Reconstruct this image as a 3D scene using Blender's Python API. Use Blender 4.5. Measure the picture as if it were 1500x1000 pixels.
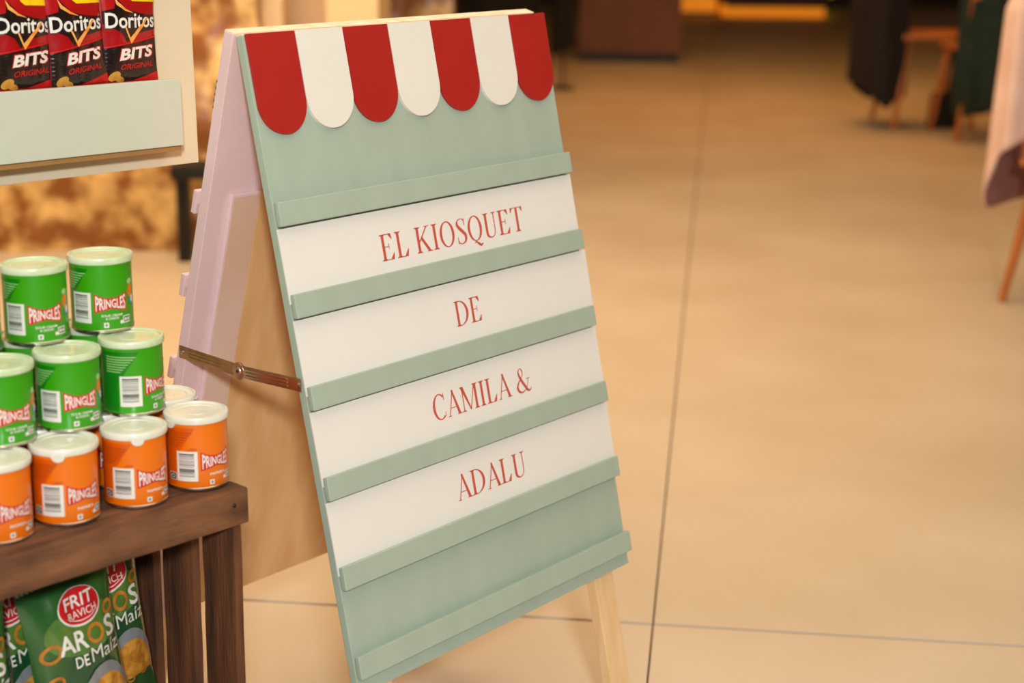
import bpy, bmesh, math, random
from mathutils import Vector, Matrix, noise

for o in list(bpy.data.objects):
    bpy.data.objects.remove(o, do_unlink=True)
scene = bpy.context.scene
C = scene.collection
PI = math.pi

# ------------------------------------------------------------------ camera
cam_d = bpy.data.cameras.new('camera')
cam_d.sensor_width = 36.0
cam_d.lens = 60.0
cam_d.clip_end = 100
cam = bpy.data.objects.new('camera', cam_d)
C.objects.link(cam)
CAM_P, CAM_R = 0.2554, 0.0116
_F = Vector((0, math.cos(CAM_P), -math.sin(CAM_P)))
_U = Vector((0, math.sin(CAM_P), math.cos(CAM_P)))
_R = Vector((1, 0, 0))
_R2 = _R * math.cos(CAM_R) + _U * math.sin(CAM_R)
_U2 = -_R * math.sin(CAM_R) + _U * math.cos(CAM_R)
M = Matrix((( _R2.x, _U2.x, -_F.x, 0), (_R2.y, _U2.y, -_F.y, 0), (_R2.z, _U2.z, -_F.z, 1.25), (0, 0, 0, 1)))
cam.matrix_world = M
cam_d.dof.use_dof = True
cam_d.dof.focus_distance = 2.28
cam_d.dof.aperture_fstop = 3.3
scene.camera = cam

# ------------------------------------------------------------------ light and exposure
scene.view_settings.view_transform = 'Standard'
scene.view_settings.look = 'None'
scene.view_settings.gamma = 1
scene.view_settings.use_curve_mapping = False
scene.view_settings.exposure = 0.0
world = bpy.data.worlds.new('world')
scene.world = world
world.use_nodes = True
world.node_tree.nodes['Background'].inputs[0].default_value = (1.0, 0.68, 0.40, 1)
world.node_tree.nodes['Background'].inputs[1].default_value = 0.06

def area(name, loc, target, size, power, col, size_y=None):
    d = bpy.data.lights.new(name, 'AREA')
    d.energy = power
    d.color = col
    d.size = size
    if size_y:
        d.shape = 'RECTANGLE'
        d.size_y = size_y
    o = bpy.data.objects.new(name, d)
    C.objects.link(o)
    o.location = loc
    o.rotation_euler = (Vector(target) - Vector(loc)).to_track_quat('-Z', 'Y').to_euler()
    return o
# photographer's soft light behind the camera, added overhead fill near and mid, the warm far ceiling light, the wall washer
area('key_light', (0.35, -2.1, 2.45), (-0.1, 2.4, 0.6), 0.34, 152, (0.93, 0.985, 1.0))
area('fill_light_near', (0.3, 2.2, 3.1), (0.3, 2.4, 0), 2.6, 38, (1.0, 0.86, 0.66))  # added soft overhead fill, ambient for the sign and crate
area('fill_light_mid', (1.2, 6.0, 3.1), (1.2, 6.0, 0), 2.2, 32, (1.0, 0.72, 0.42))  # added overhead fill that lifts the middle stretch of floor
area('ceiling_light_far', (1.4, 10.5, 3.1), (1.4, 10.8, 0), 3.0, 92, (1.0, 0.48, 0.14))
area('wall_washer', (-1.2, 4.6, 3.0), (-1.5, 5.9, 0.3), 1.2, 110, (1.0, 0.75, 0.45))

# ------------------------------------------------------------------ materials
def lin(c):
    return tuple(((v / 255) / 12.92 if v / 255 <= 0.04045 else ((v / 255 + 0.055) / 1.055) ** 2.4) for v in c)
MATS = {}
def mat(name, rgb, rough=0.5, var=0.0, scale=8.0, bump=0.0, bscale=40.0, metal=0.0, spec=0.5, rgb2=None, stretch=None,
        coat=0.0, trans=0.0, emit=0.0, detail=4.0, ramp=(0.35, 0.65)):
    m = bpy.data.materials.new(name)
    m.use_nodes = True
    nt = m.node_tree
    b = nt.nodes['Principled BSDF']
    b.inputs['Roughness'].default_value = rough
    b.inputs['Metallic'].default_value = metal
    b.inputs['Specular IOR Level'].default_value = spec
    b.inputs['Coat Weight'].default_value = coat
    b.inputs['Coat Roughness'].default_value = 0.12
    if trans:
        b.inputs['Subsurface Weight'].default_value = trans
        b.inputs['Subsurface Radius'].default_value = (0.01, 0.01, 0.01)
        b.inputs['Subsurface Scale'].default_value = 1.0
    c = lin(rgb)
    tc = nt.nodes.new('ShaderNodeTexCoord')
    mp = nt.nodes.new('ShaderNodeMapping')
    if stretch:
        mp.inputs['Scale'].default_value = stretch
    nt.links.new(tc.outputs['Object'], mp.inputs['Vector'])
    if rgb2 or var:
        c2 = lin(rgb2) if rgb2 else tuple(v * (1 - var) for v in c)
        n = nt.nodes.new('ShaderNodeTexNoise')
        n.inputs['Scale'].default_value = scale
        n.inputs['Detail'].default_value = detail
        nt.links.new(mp.outputs['Vector'], n.inputs['Vector'])
        r = nt.nodes.new('ShaderNodeValToRGB')
        r.color_ramp.elements[0].position = ramp[0]
        r.color_ramp.elements[1].position = ramp[1]
        r.color_ramp.elements[0].color = (*c2, 1)
        r.color_ramp.elements[1].color = (*c, 1)
        nt.links.new(n.outputs['Fac'], r.inputs['Fac'])
        nt.links.new(r.outputs['Color'], b.inputs['Base Color'])
    else:
        b.inputs['Base Color'].default_value = (*c, 1)
    if bump:
        n2 = nt.nodes.new('ShaderNodeTexNoise')
        n2.inputs['Scale'].default_value = bscale
        n2.inputs['Detail'].default_value = 3
        nt.links.new(mp.outputs['Vector'], n2.inputs['Vector'])
        bp = nt.nodes.new('ShaderNodeBump')
        bp.inputs['Strength'].default_value = bump
        bp.inputs['Distance'].default_value = 0.002
        nt.links.new(n2.outputs['Fac'], bp.inputs['Height'])
        nt.links.new(bp.outputs['Normal'], b.inputs['Normal'])
    if emit:
        b.inputs['Emission Color'].default_value = (*c, 1)
        b.inputs['Emission Strength'].default_value = emit
    MATS[name] = m
    return m

mat('floor', (211, 196, 176), 0.42, rgb2=(199, 182, 158), scale=1.6, bump=0.12, bscale=90, detail=9, spec=0.4)
mat('floor_joint', (150, 116, 84), 0.9)
mat('green_paint', (173, 190, 174), 0.45, var=0.05, scale=30, bump=0.25, bscale=60, stretch=(1, 1, 0.25))
mat('pink_paint', (236, 206, 208), 0.5, var=0.07, scale=9, bump=0.2, bscale=60)
mat('pink_film', (228, 198, 182), 0.55, rgb2=(222, 186, 160), scale=6)
mat('plywood', (234, 192, 138), 0.6, rgb2=(224, 176, 118), scale=5, stretch=(6, 6, 0.7), bump=0.1, bscale=30)
mat('ply_edge', (250, 234, 206), 0.6, rgb2=(240, 214, 176), scale=40, stretch=(1, 1, 8))
mat('leg_wood', (246, 210, 162), 0.5, rgb2=(238, 196, 142), scale=5, stretch=(12, 12, 0.8))
mat('red_paint', (178, 34, 28), 0.5, var=0.08, scale=12)
mat('white_paint', (238, 234, 224), 0.5, var=0.02, scale=12)
mat('card', (240, 236, 230), 0.6, var=0.015, scale=10)
mat('letter_red', (208, 88, 70), 0.6, var=0.03, scale=30)
mat('brass', (190, 158, 108), 0.38, metal=0.75, var=0.25, scale=50)
mat('steel', (214, 200, 186), 0.28, metal=1.0, var=0.1, scale=40)
mat('crate_wood', (138, 90, 56), 0.75, rgb2=(76, 45, 25), scale=9, stretch=(0.9, 3, 3), bump=0.8, bscale=60, detail=9)
mat('crate_slat', (114, 67, 37), 0.75, rgb2=(66, 36, 17), scale=7, stretch=(5, 5, 0.7), bump=0.8, bscale=60, detail=9)
mat('cream_paint', (226, 212, 182), 0.55, var=0.03, scale=9, bump=0.1)
mat('mint_paint', (205, 210, 192), 0.5, var=0.03, scale=9, bump=0.1)
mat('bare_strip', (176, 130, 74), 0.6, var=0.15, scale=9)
mat('can_green', (56, 160, 8), 0.32, var=0.06, scale=14, coat=0.3)
mat('can_green_dark', (18, 128, 18), 0.32, var=0.06, scale=14, coat=0.3)
mat('can_orange', (240, 118, 4), 0.32, var=0.05, scale=14, coat=0.3)
mat('can_orange_dark', (222, 92, 6), 0.32, var=0.05, scale=14, coat=0.3)
mat('can_metal', (205, 200, 190), 0.25, metal=1.0, var=0.08, scale=30)
mat('lid_green', (226, 234, 206), 0.3, rgb2=(192, 218, 164), scale=26, trans=0.2, coat=0.2)
mat('lid_white', (243, 240, 228), 0.3, rgb2=(222, 226, 206), scale=26, trans=0.2, coat=0.2)
mat('print_white', (236, 232, 222), 0.4, var=0.02, scale=60)
mat('print_red', (206, 30, 36), 0.35, var=0.05, scale=60)
mat('print_dark', (42, 44, 46), 0.4, var=0.1, scale=60)
mat('print_grey', (140, 142, 145), 0.4, var=0.1, scale=60)
mat('print_lightgreen', (170, 220, 140), 0.4, var=0.05, scale=60)
mat('print_darkorange', (170, 66, 8), 0.4, var=0.05, scale=60)
mat('print_veg', (236, 132, 20), 0.4, rgb2=(220, 100, 10), scale=90)
mat('print_yellow', (250, 206, 20), 0.3, var=0.05, scale=60)
mat('print_blue', (70, 140, 190), 0.4, var=0.05, scale=60)
mat('bag_red', (186, 20, 24), 0.22, rgb2=(150, 10, 16), scale=14, coat=0.6)
mat('bag_black', (22, 16, 15), 0.2, rgb2=(36, 22, 18), scale=14, coat=0.6)
mat('bag_green', (46, 98, 38), 0.25, rgb2=(26, 76, 44), scale=12, coat=0.6)
mat('bag_green_light', (96, 130, 52), 0.25, rgb2=(70, 116, 48), scale=22, coat=0.6)
mat('print_flame', (238, 140, 50), 0.3, rgb2=(250, 190, 110), scale=60)
mat('print_origred', (200, 22, 24), 0.3, var=0.05, scale=60)
mat('snack', (214, 158, 62), 0.5, rgb2=(184, 118, 34), scale=60)
mat('ring', (206, 136, 44), 0.45, rgb2=(176, 104, 30), scale=60)
mat('stone', (246, 206, 140), 0.34, rgb2=(150, 92, 44), scale=8.5, detail=3, bump=0.6, bscale=20, ramp=(0.40, 0.62))
mat('pilaster', (236, 206, 160), 0.6, var=0.03, scale=4)
mat('pilaster_panel', (196, 164, 128), 0.6, var=0.04, scale=4)
mat('dark_wall', (60, 32, 16), 0.7, rgb2=(34, 18, 10), scale=1.5)
mat('wall_plain', (196, 160, 118), 0.7, var=0.04, scale=2)
mat('black_metal', (18, 15, 13), 0.5, var=0.2, scale=12)
mat('brown_box', (118, 74, 48), 0.6, rgb2=(104, 62, 40), scale=3)
mat('coat_dark', (34, 26, 24), 0.9, rgb2=(22, 16, 15), scale=20, bump=0.4)
mat('coat_black', (12, 10, 10), 0.9, rgb2=(8, 7, 7), scale=20, bump=0.4)
mat('coat_green', (34, 54, 44), 0.9, rgb2=(22, 40, 34), scale=12, bump=0.4)
mat('coat_pink', (236, 202, 188), 0.85, rgb2=(226, 188, 172), scale=10, bump=0.4)
mat('lining', (166, 120, 120), 0.8, rgb2=(148, 102, 104), scale=10)
mat('chair_wood', (196, 118, 52), 0.45, rgb2=(172, 96, 38), scale=6, stretch=(8, 8, 0.8))
mat('counter_red', (70, 14, 8), 0.5, rgb2=(52, 10, 6), scale=4)
mat('glow_amber', (255, 150, 30), 0.5, emit=0.5)
mat('glow_lime', (225, 200, 20), 0.5, emit=0.8)
mat('ceiling', (214, 196, 168), 0.8, var=0.03, scale=2)

# ------------------------------------------------------------------ helpers
def tag(o, label=None, cat=None, group=None, kind=None):
    if label: o['label'] = label
    if cat: o['category'] = cat
    if group: o['group'] = group
    if kind: o['kind'] = kind
    return o

def empty(name, loc, rz=0.0):
    o = bpy.data.objects.new(name, None)
    o.empty_display_size = 0.05
    C.objects.link(o)
    o.location = loc
    o.rotation_euler = (0, 0, rz)
    return o

def link(name, mesh, parent=None, loc=(0, 0, 0), rz=0.0):
    o = bpy.data.objects.new(name, mesh)
    C.objects.link(o)
    o.parent = parent
    o.location = loc
    o.rotation_euler = (0, 0, rz)
    return o

class MB:
    """collects faces, each with a material slot"""
    def __init__(self, *mats):
        self.v, self.f, self.m = [], [], []
        self.mats = list(mats)
    def slot(self, m):
        if m not in self.mats:
            self.mats.append(m)
        return self.mats.index(m)
    def add(self, vs, fs, m=0):
        if isinstance(m, str):
            m = self.slot(m)
        b = len(self.v)
        self.v += [tuple(p) for p in vs]
        for f in fs:
            self.f.append([b + i for i in f])
            self.m.append(m)
    def box(self, x0, x1, y0, y1, z0, z1, m=0, fn=None, bevel=0.0):
        bm = bmesh.new()
        vs = [bm.verts.new((x, y, z)) for x in (x0, x1) for y in (y0, y1) for z in (z0, z1)]
        for f in ((0, 1, 3, 2), (4, 6, 7, 5), (0, 4, 5, 1), (2, 3, 7, 6), (0, 2, 6, 4), (1, 5, 7, 3)):
            bm.faces.new([vs[i] for i in f])
        if bevel:
            bmesh.ops.bevel(bm, geom=list(bm.edges), offset=bevel, segments=2, affect='EDGES', profile=0.6)
        bm.verts.index_update()
        pts = [Vector(v.co) for v in bm.verts]
        if fn:
            pts = [fn(*p) for p in pts]
        self.add(pts, [[v.index for v in f.verts] for f in bm.faces], m)
        bm.free()
    def tube(self, path, radii, n=12, m=0, caps=True):
        rings = []
        path = [Vector(p) for p in path]
        for i, p in enumerate(path):
            d = (path[min(i + 1, len(path) - 1)] - path[max(i - 1, 0)]).normalized()
            a = d.orthogonal().normalized() if i == 0 else (rings[-1][1] - d * rings[-1][1].dot(d)).normalized()
            b = d.cross(a)
            r = radii[i] if isinstance(radii, (list, tuple)) else radii
            rings.append(([p + (a * math.cos(t) + b * math.sin(t)) * r for t in [2 * PI * k / n for k in range(n)]], a))
        vs = [q for r in rings for q in r[0]]
        fs = []
        for i in range(len(path) - 1):
            for k in range(n):
                fs.append((i * n + k, i * n + (k + 1) % n, (i + 1) * n + (k + 1) % n, (i + 1) * n + k))
        if caps:
            fs.append(tuple(range(n))[::-1])
            fs.append(tuple((len(path) - 1) * n + k for k in range(n)))
        self.add(vs, fs, m)
    def lathe(self, prof, n=40, m=0, fn=None):
        vs, fs = [], []
        for r, z in prof:
            for k in range(n):
                t = 2 * PI * k / n
                p = (r * math.cos(t), r * math.sin(t), z)
                vs.append(fn(*p) if fn else p)
        for i in range(len(prof) - 1):
            for k in range(n):
                fs.append((i * n + k, i * n + (k + 1) % n, (i + 1) * n + (k + 1) % n, (i + 1) * n + k))
        self.add(vs, fs, m)
    def mesh(self, name, smooth=False):
        me = bpy.data.meshes.new(name)
        me.from_pydata(self.v, [], self.f)
        for m in self.mats:
            me.materials.append(MATS[m])
        me.polygons.foreach_set('material_index', self.m)
        if smooth is True:
            me.polygons.foreach_set('use_smooth', [True] * len(self.f))
        me.update()
        bm = bmesh.new()
        bm.from_mesh(me)
        bmesh.ops.remove_doubles(bm, verts=bm.verts, dist=1e-6)
        bmesh.ops.recalc_face_normals(bm, faces=bm.faces)
        if smooth == 'auto':
            for f in bm.faces: f.smooth = True
            for e in bm.edges:
                if len(e.link_faces) == 2 and e.calc_face_angle(0) > 0.6: e.smooth = False
        bm.to_mesh(me)
        bm.free()
        return me
    def obj(self, name, parent=None, smooth=False, loc=(0, 0, 0), rz=0.0):
        return link(name, self.mesh(name, smooth), parent, loc, rz)

# flat print: 2-D polygons laid on a surface through a mapper(x, y, offset)
def decal(mb, polys, m, mapper, off, maxlen=0.004):
    bm = bmesh.new()
    for p in polys:
        vs = [bm.verts.new((x, y, 0)) for x, y in p]
        if len(vs) > 2:
            try: bm.faces.new(vs)
            except ValueError: pass
    bmesh.ops.triangulate(bm, faces=bm.faces[:])
    for _ in range(5):
        es = [e for e in bm.edges if e.calc_length() > maxlen]
        if not es: break
        bmesh.ops.subdivide_edges(bm, edges=es, cuts=1)
        bmesh.ops.triangulate(bm, faces=[f for f in bm.faces if len(f.verts) > 3])
    bm.verts.index_update()
    mb.add([mapper(v.co.x, v.co.y, off) for v in bm.verts], [[v.index for v in f.verts] for f in bm.faces], m)
    bm.free()

TXT = {}
def text2d(s, bold=0.0):
    """plain built-in face as 2-D triangles, bounding box scaled to 0..1"""
    k = (s, bold)
    if k in TXT: return TXT[k]
    cu = bpy.data.curves.new('lettering', 'FONT')
    cu.body = s
    cu.offset = bold
    cu.resolution_u = 3
    cu.fill_mode = 'FRONT'
    ob = bpy.data.objects.new('lettering', cu)
    C.objects.link(ob)
    bpy.context.view_layer.update()
    me = bpy.data.meshes.new_from_object(ob.evaluated_get(bpy.context.evaluated_depsgraph_get()))
    vs = [v.co.copy() for v in me.vertices]
    fs = [list(p.vertices) for p in me.polygons]
    x0, x1 = min(v.x for v in vs), max(v.x for v in vs)
    y0, y1 = min(v.y for v in vs), max(v.y for v in vs)
    out = ([((v.x - x0) / (x1 - x0), (v.y - y0) / (y1 - y0)) for v in vs], fs)
    bpy.data.objects.remove(ob, do_unlink=True)
    bpy.data.curves.remove(cu)
    bpy.data.meshes.remove(me)
    TXT[k] = out
    return out

def put_text(mb, s, m, warp, mapper, off, bold=0.0):
    """warp takes unit coordinates to the print's 2-D plane, mapper takes that to the surface"""
    vs, fs = text2d(s, bold)
    mb.add([mapper(*warp(x, y), off) for x, y in vs], fs, m)

def rect(x0, x1, y0, y1): return [(x0, y0), (x1, y0), (x1, y1), (x0, y1)]
def ell(cx, cy, rx, ry, n=24, rot=0.0):
    c, s = math.cos(rot), math.sin(rot)
    return [(cx + rx * math.cos(t) * c - ry * math.sin(t) * s, cy + rx * math.cos(t) * s + ry * math.sin(t) * c)
            for t in [2 * PI * k / n for k in range(n)]]
def ring_polys(cx, cy, rx, ry, w, n=18, rot=0.0):
    a, b = ell(cx, cy, rx, ry, n, rot), ell(cx, cy, rx - w, ry - w, n, rot)
    return [[a[i], a[(i + 1) % n], b[(i + 1) % n], b[i]] for i in range(n)]
def boxwarp(x0, x1, y0, y1, sl=0.0, sh=0.0):
    """unit square to a box that climbs by sl over its width and leans by sh over its height"""
    return lambda x, y: (x0 + (x1 - x0) * x + sh * y, y0 + (y1 - y0) * y + sl * x)

# ------------------------------------------------------------------ the setting
PHI = 0.1171
fl = MB('floor_joint')
fl.box(-9, 9, -9, 22, -0.05, -0.014)
floor = tag(fl.obj('floor', loc=(0.2567, 2.8111, 0), rz=-PHI), kind='structure')
G, GY = 0.0016, 0.0046
for (x0, x1, y0, y1) in ((-9, -G, GY, 22), (G, 9, GY, 22), (-9, -G, -9, -GY), (G, 9, -9, -GY)):
    s = MB('floor')
    s.box(x0, x1, y0, y1, -0.0139, 0.0, bevel=0.0012)
    s.obj('slab', floor)

def stone_wall(name, x0, x1, y, z1, seed, depth=0.10):
    nx, nz = int((x1 - x0) / 0.035), int(z1 / 0.035)
    mb = MB('stone')
    vs, fs = [], []
    for i in range(nx + 1):
        for k in range(nz + 1):
            X, Z = x0 + (x1 - x0) * i / nx, z1 * k / nz
            p = Vector((X * 3.2, seed, Z * 3.2))
            d = noise.noise(p) + 0.55 * noise.noise(p * 2.3) + 0.3 * noise.noise(p * 4.7)
            vs.append((X, y - depth * (0.5 + 0.5 * d), Z))
    for i in range(nx):
        for k in range(nz):
            a = i * (nz + 1) + k
            fs.append((a, a + nz + 1, a + nz + 2, a + 1))
    mb.add(vs, fs)
    mb.box(x0, x1, y + 0.02, y + 0.3, 0, z1)
    return tag(mb.obj(name, smooth='auto'), kind='structure')
stone_wall('wall_left', -5.5, -0.90, 6.05, 3.1, 3.3)
stone_wall('wall_middle', -2.2, -0.30, 8.2, 3.1, 7.7)
mb = MB('pilaster')
mb.box(-0.91, -0.835, 6.2, 6.9, 0, 3.1, bevel=0.004)
mb.box(-0.69, -0.50, 6.3, 6.9, 0, 3.1, bevel=0.004)
tr = tag(mb.obj('trim_1'), kind='structure')
mb = MB('pilaster_panel')
mb.box(-0.836, -0.689, 6.42, 6.9, 0, 3.1)
mb.obj('recessed_panel', tr)
mb = MB('dark_wall'); mb.box(-7, 8, 21.0, 21.2, 0, 3.2)
tag(mb.obj('wall_back'), kind='structure')
mb = MB('wall_plain'); mb.box(7.8, 8.0, -5, 21, 0, 3.2)
tag(mb.obj('wall_right'), kind='structure')
mb = MB('ceiling'); mb.box(-7, 8, -5, 21.2, 3.2, 3.3)
tag(mb.obj('ceiling'), kind='structure')

# ------------------------------------------------------------------ the A-frame sign
T_, L_, L2_ = 0.67986, 0.22255, 0.2569
W, H, H2 = 0.6, 0.8536, 0.8814
P0 = Vector((-0.3381, 2.1335, 1.0808))
A_ = Vector((math.sin(T_), math.cos(T_), 0))
N_ = Vector((math.cos(T_), -math.sin(T_), 0))
Z_ = Vector((0, 0, 1))
D1 = N_ * math.sin(L_) - Z_ * math.cos(L_)
Q1 = N_ * math.cos(L_) + Z_ * math.sin(L_)
D2 = -N_ * math.sin(L2_) - Z_ * math.cos(L2_)
Q2 = -N_ * math.cos(L2_) + Z_ * math.sin(L2_)
SB = P0 + A_ * (W / 2); SB.z = 0
def front(u, v, q): return P0 + A_ * u + D1 * v + Q1 * q - SB
def back(u, v, q): return P0 - N_ * 0.0148 + A_ * u + D2 * v + Q2 * q - SB
sign = tag(empty('sandwich_board', SB), 'green and pink wooden A-frame sign with red and white scalloped awning top', 'sign')

TH = 0.012
mb = MB('green_paint', 'ply_edge', 'plywood')
mb.box(0, W, 0.0012, H, -TH, 0, 0, front, 0.0012)
mb.box(0.0006, W - 0.0006, 0, 0.0016, -TH + 0.0004, -0.0004, 1, front)
mb.box(0.001, W - 0.001, 0.002, H - 0.001, -TH - 0.0008, -TH + 0.0005, 2, front)
mb.obj('front_panel', sign)
SW = W / 7
for i in range(7):
    u0, u1 = i * SW + 0.0006, (i + 1) * SW - 0.0006
    if i == 0: u0 = 0.0035
    r = (u1 - u0) / 2
    out = [(u0, 0.0004), (u1, 0.0004)]
    vb = 0.1285 - r
    out += [((u0 + u1) / 2 + r * math.cos(t), vb + r * math.sin(t)) for t in [PI * k / 28 for k in range(29)]]
    mb = MB('red_paint' if i % 2 == 0 else 'white_paint')
    n = len(out)
    vs = [front(u, v, 0.0002) for u, v in out] + [front(u, v, 0.0044) for u, v in out]
    mb.add(vs, [tuple(range(n)), tuple(range(n, 2 * n))] + [(k, (k + 1) % n, n + (k + 1) % n, n + k) for k in range(n)])
    mb.obj('scallop', sign)['label'] = 'red awning scallop' if i % 2 == 0 else 'white awning scallop'
RV = [0.2109, 0.3275, 0.4457, 0.5634, 0.6811, 0.8000]
HL = 0.0309
for v in RV:
    mb = MB('green_paint')
    mb.box(-0.002, 0.5976, v, v + HL, 0.0055, 0.0130, 0, front, 0.0014)
    r = mb.obj('rail', sign)
    mb = MB('green_paint')
    mb.box(0.0005, 0.585, v + 0.013, v + HL - 0.001, 0.0001, 0.0056, 0, front, 0.0006)
    mb.obj('spacer', r)
for u0 in (0.028, 0.527):
    mb = MB('leg_wood')
    mb.box(u0, u0 + 0.046, 0.55, 1.0808 / math.cos(L_) - 0.001, -TH - 0.019, -TH - 0.001, 0, front, 0.0015)
    mb.obj('leg', sign)
# rear half
TB = 0.0172
mb = MB('pink_paint', 'ply_edge')
mb.box(0, W, 0.0012, H2, 0, TB, 0, back, 0.0012)
mb.box(0.0006, W - 0.0006, 0, 0.0016, 0.0004, TB - 0.0004, 1, back)
mb.obj('rear_panel', sign)
mb = MB('pink_paint', 'pink_film')
mb.box(0.034, 0.0838, 0.219, H2 - 0.002, -0.0070, -0.0001, 0, back, 0.0012)
mb.box(0.0375, 0.0835, 0.2225, H2 - 0.003, -0.0073, -0.0066, 1, back)
mb.obj('edge_board', sign)
mb = MB('plywood')
mb.box(0.0846, W - 0.034, 0.219, H2 - 0.002, -0.0070, -0.0001, 0, back, 0.0008)
mb.obj('backing_board', sign)
for v in (0.221, 0.341, 0.464, 0.587, 0.71, 0.82):
    mb = MB('pink_paint')
    mb.box(0.002, 0.598, v, v + 0.032, TB + 0.008, TB + 0.016, 0, back, 0.0014)
    r = mb.obj('rail', sign)
    mb = MB('pink_paint')
    mb.box(0.006, 0.594, v + 0.004, v + 0.018, TB + 0.0001, TB + 0.0081, 0, back, 0.0006)
    mb.obj('spacer', r)
mb = MB('white_paint', 'print_dark')
mb.box(0.004, 0.09, 0.062, 0.118, TB + 0.0002, TB + 0.0045, 0, back, 0.001)
for k in range(5):
    mb.box(0.0036, 0.08, 0.068 + k * 0.0085, 0.0715 + k * 0.0085, TB + 0.0012, TB + 0.0047, 1, back)
mb.obj('rear_plate', sign)
for u0 in (0.028, 0.527):
    mb = MB('leg_wood')
    mb.box(u0, u0 + 0.046, 0.84, 1.0808 / math.cos(L2_) - 0.005, 0.0005, 0.0165, 0, lambda u, v, q: back(u, v, q + TB), 0.0015)
    mb.obj('leg', sign)
# folding stays, one on each side edge
for side in (0, 1):
    us = (-0.0045, -0.0015) if side == 0 else (W + 0.0015, W + 0.0045)
    sg = -1 if side == 0 else 1
    e1 = front(0, 0.4418, -0.006); e2 = back(0, 0.4454, 0.006)
    ub = 0.0 if side == 0 else W
    pv = (e1 + e2) / 2 - Z_ * 0.004
    arm = None
    for (p, q, du, m) in ((e2, pv, 0.0, 'brass'), (pv, e1, 0.0014, 'steel')):
        d = (q - p); ln = d.length; d.normalize()
        up = A_.cross(d).normalized()
        mb = MB(m)
        f = lambda x, y, z, p=p, d=d, up=up, du=du: p + d * x + A_ * (ub + sg * (0.0012 + du) + sg * y) + up * z
        mb.box(-0.006, ln + 0.004, 0, 0.0012, -0.0085, 0.0085, 0, f, 0.0004)
        for zz in (-0.0044, 0.0, 0.0044):
            mb.box(0.014, ln - 0.02, 0.001, 0.0022, zz - 0.0011, zz + 0.0011, 0, f, 0.0004)
        if arm is None:
            arm = mb.obj('folding_stay', sign, smooth='auto')
            arm['label'] = 'metal folding stay'
        else:
            mb.obj('stay_arm', arm, smooth='auto')
    for (c, r, h0) in ((pv, 0.0118, 0.0040), (e1, 0.0036, 0.0046), (e2, 0.0036, 0.0030)):
        mb = MB('steel', 'print_dark')
        prof = [(0.0001, h0 + 0.0012), (r * 0.45, h0 + 0.0012), (r * 0.5, h0 + 0.0004), (r * 0.92, h0), (r, h0 - 0.001), (r, 0.0015)]
        f = lambda x, y, z, c=c: c + A_ * (ub + sg * z) + N_ * x + Z_ * y
        mb.lathe(prof, 20, 0, f)
        mb.lathe([(0.0001, h0 + 0.0014), (r * 0.2, h0 + 0.0014), (r * 0.2, h0 + 0.0008)], 10, 1, f)
        mb.obj('rivet' if r > 0.005 else 'screw', arm, smooth='auto')

# ------------------------------------------------------------------ serif capitals of the name cards
def strip(pts, ws, n=7):
    """variable-width stroke along a smooth centre line"""
    P = [Vector((x, y)) for x, y in pts]
    c, w = [], []
    for i in range(len(P) - 1):
        p0, p1, p2, p3 = P[max(i - 1, 0)], P[i], P[i + 1], P[min(i + 2, len(P) - 1)]
        for k in range(n):
            t = k / n
            c.append(0.5 * ((2 * p1) + (p2 - p0) * t + (2 * p0 - 5 * p1 + 4 * p2 - p3) * t * t + (3 * p1 - p0 - 3 * p2 + p3) * t ** 3))
            w.append(ws[i] + (ws[i + 1] - ws[i]) * t)
    c.append(P[-1]); w.append(ws[-1])
    L, R = [], []
    for i, p in enumerate(c):
        d = (c[min(i + 1, len(c) - 1)] - c[max(i - 1, 0)])
        if d.length < 1e-9: d = Vector((1, 0))
        d.normalize()
        nn = Vector((-d.y, d.x)) * w[i] / 2
        L.append(tuple(p + nn)); R.append(tuple(p - nn))
    return [[L[i], L[i + 1], R[i + 1], R[i]] for i in range(len(c) - 1)]
TK, TN, SF = 0.112, 0.044, 0.030
def stem(x, y0=0.0, y1=1.0, w=TK, sb=True, st=True, e=0.075):
    o = [rect(x - w / 2, x + w / 2, y0, y1)]
    for y, s, on in ((y0, 1, sb), (y1, -1, st)):
        if on:
            o.append([(x - w / 2 - e, y), (x + w / 2 + e, y), (x + w / 2 + e, y + s * SF), (x - w / 2 - e, y + s * SF)])
            for g in (-1, 1):
                xx = x + g * w / 2
                o.append([(xx, y + s * SF), (xx + g * e * 0.55, y + s * SF), (xx, y + s * (SF + 0.04))])
    return o
def line(x0, y0, x1, y1, w):
    return [[(x0 - w / 2, y0), (x0 + w / 2, y0), (x1 + w / 2, y1), (x1 - w / 2, y1)]]
def foot(x, y, e=0.1, s=1):
    return [rect(x - e, x + e, y, y + SF) if s > 0 else rect(x - e, x + e, y - SF, y)]
def oval(cx, cy, rx, ry, side=TK, top=TN, a0=0.0, a1=2 * PI, n=40):
    o = []
    for i in range(n):
        q = []
        for k, inner in ((i, 0), (i + 1, 0), (i + 1, 1), (i, 1)):
            t = a0 + (a1 - a0) * k / n
            q.append((cx + (rx - inner * side) * math.cos(t), cy + (ry - inner * top) * math.sin(t)))
        o.append(q)
    return o
GL = {}
def g_E(): return stem(0.15) + [rect(0.15, 0.54, 0, SF), rect(0.15, 0.52, 1 - SF, 1), rect(0.15, 0.38, 0.5, 0.5 + SF),
    [(0.54, 0), (0.585, 0.25), (0.555, 0.25), (0.40, SF)], [(0.52, 1), (0.55, 0.78), (0.525, 0.78), (0.38, 1 - SF)],
    [(0.37, 0.40), (0.395, 0.40), (0.395, 0.63), (0.37, 0.63)]]
def g_L(): return stem(0.15) + [rect(0.15, 0.50, 0, SF), [(0.50, 0), (0.56, 0.29), (0.53, 0.29), (0.36, SF)]]
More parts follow.
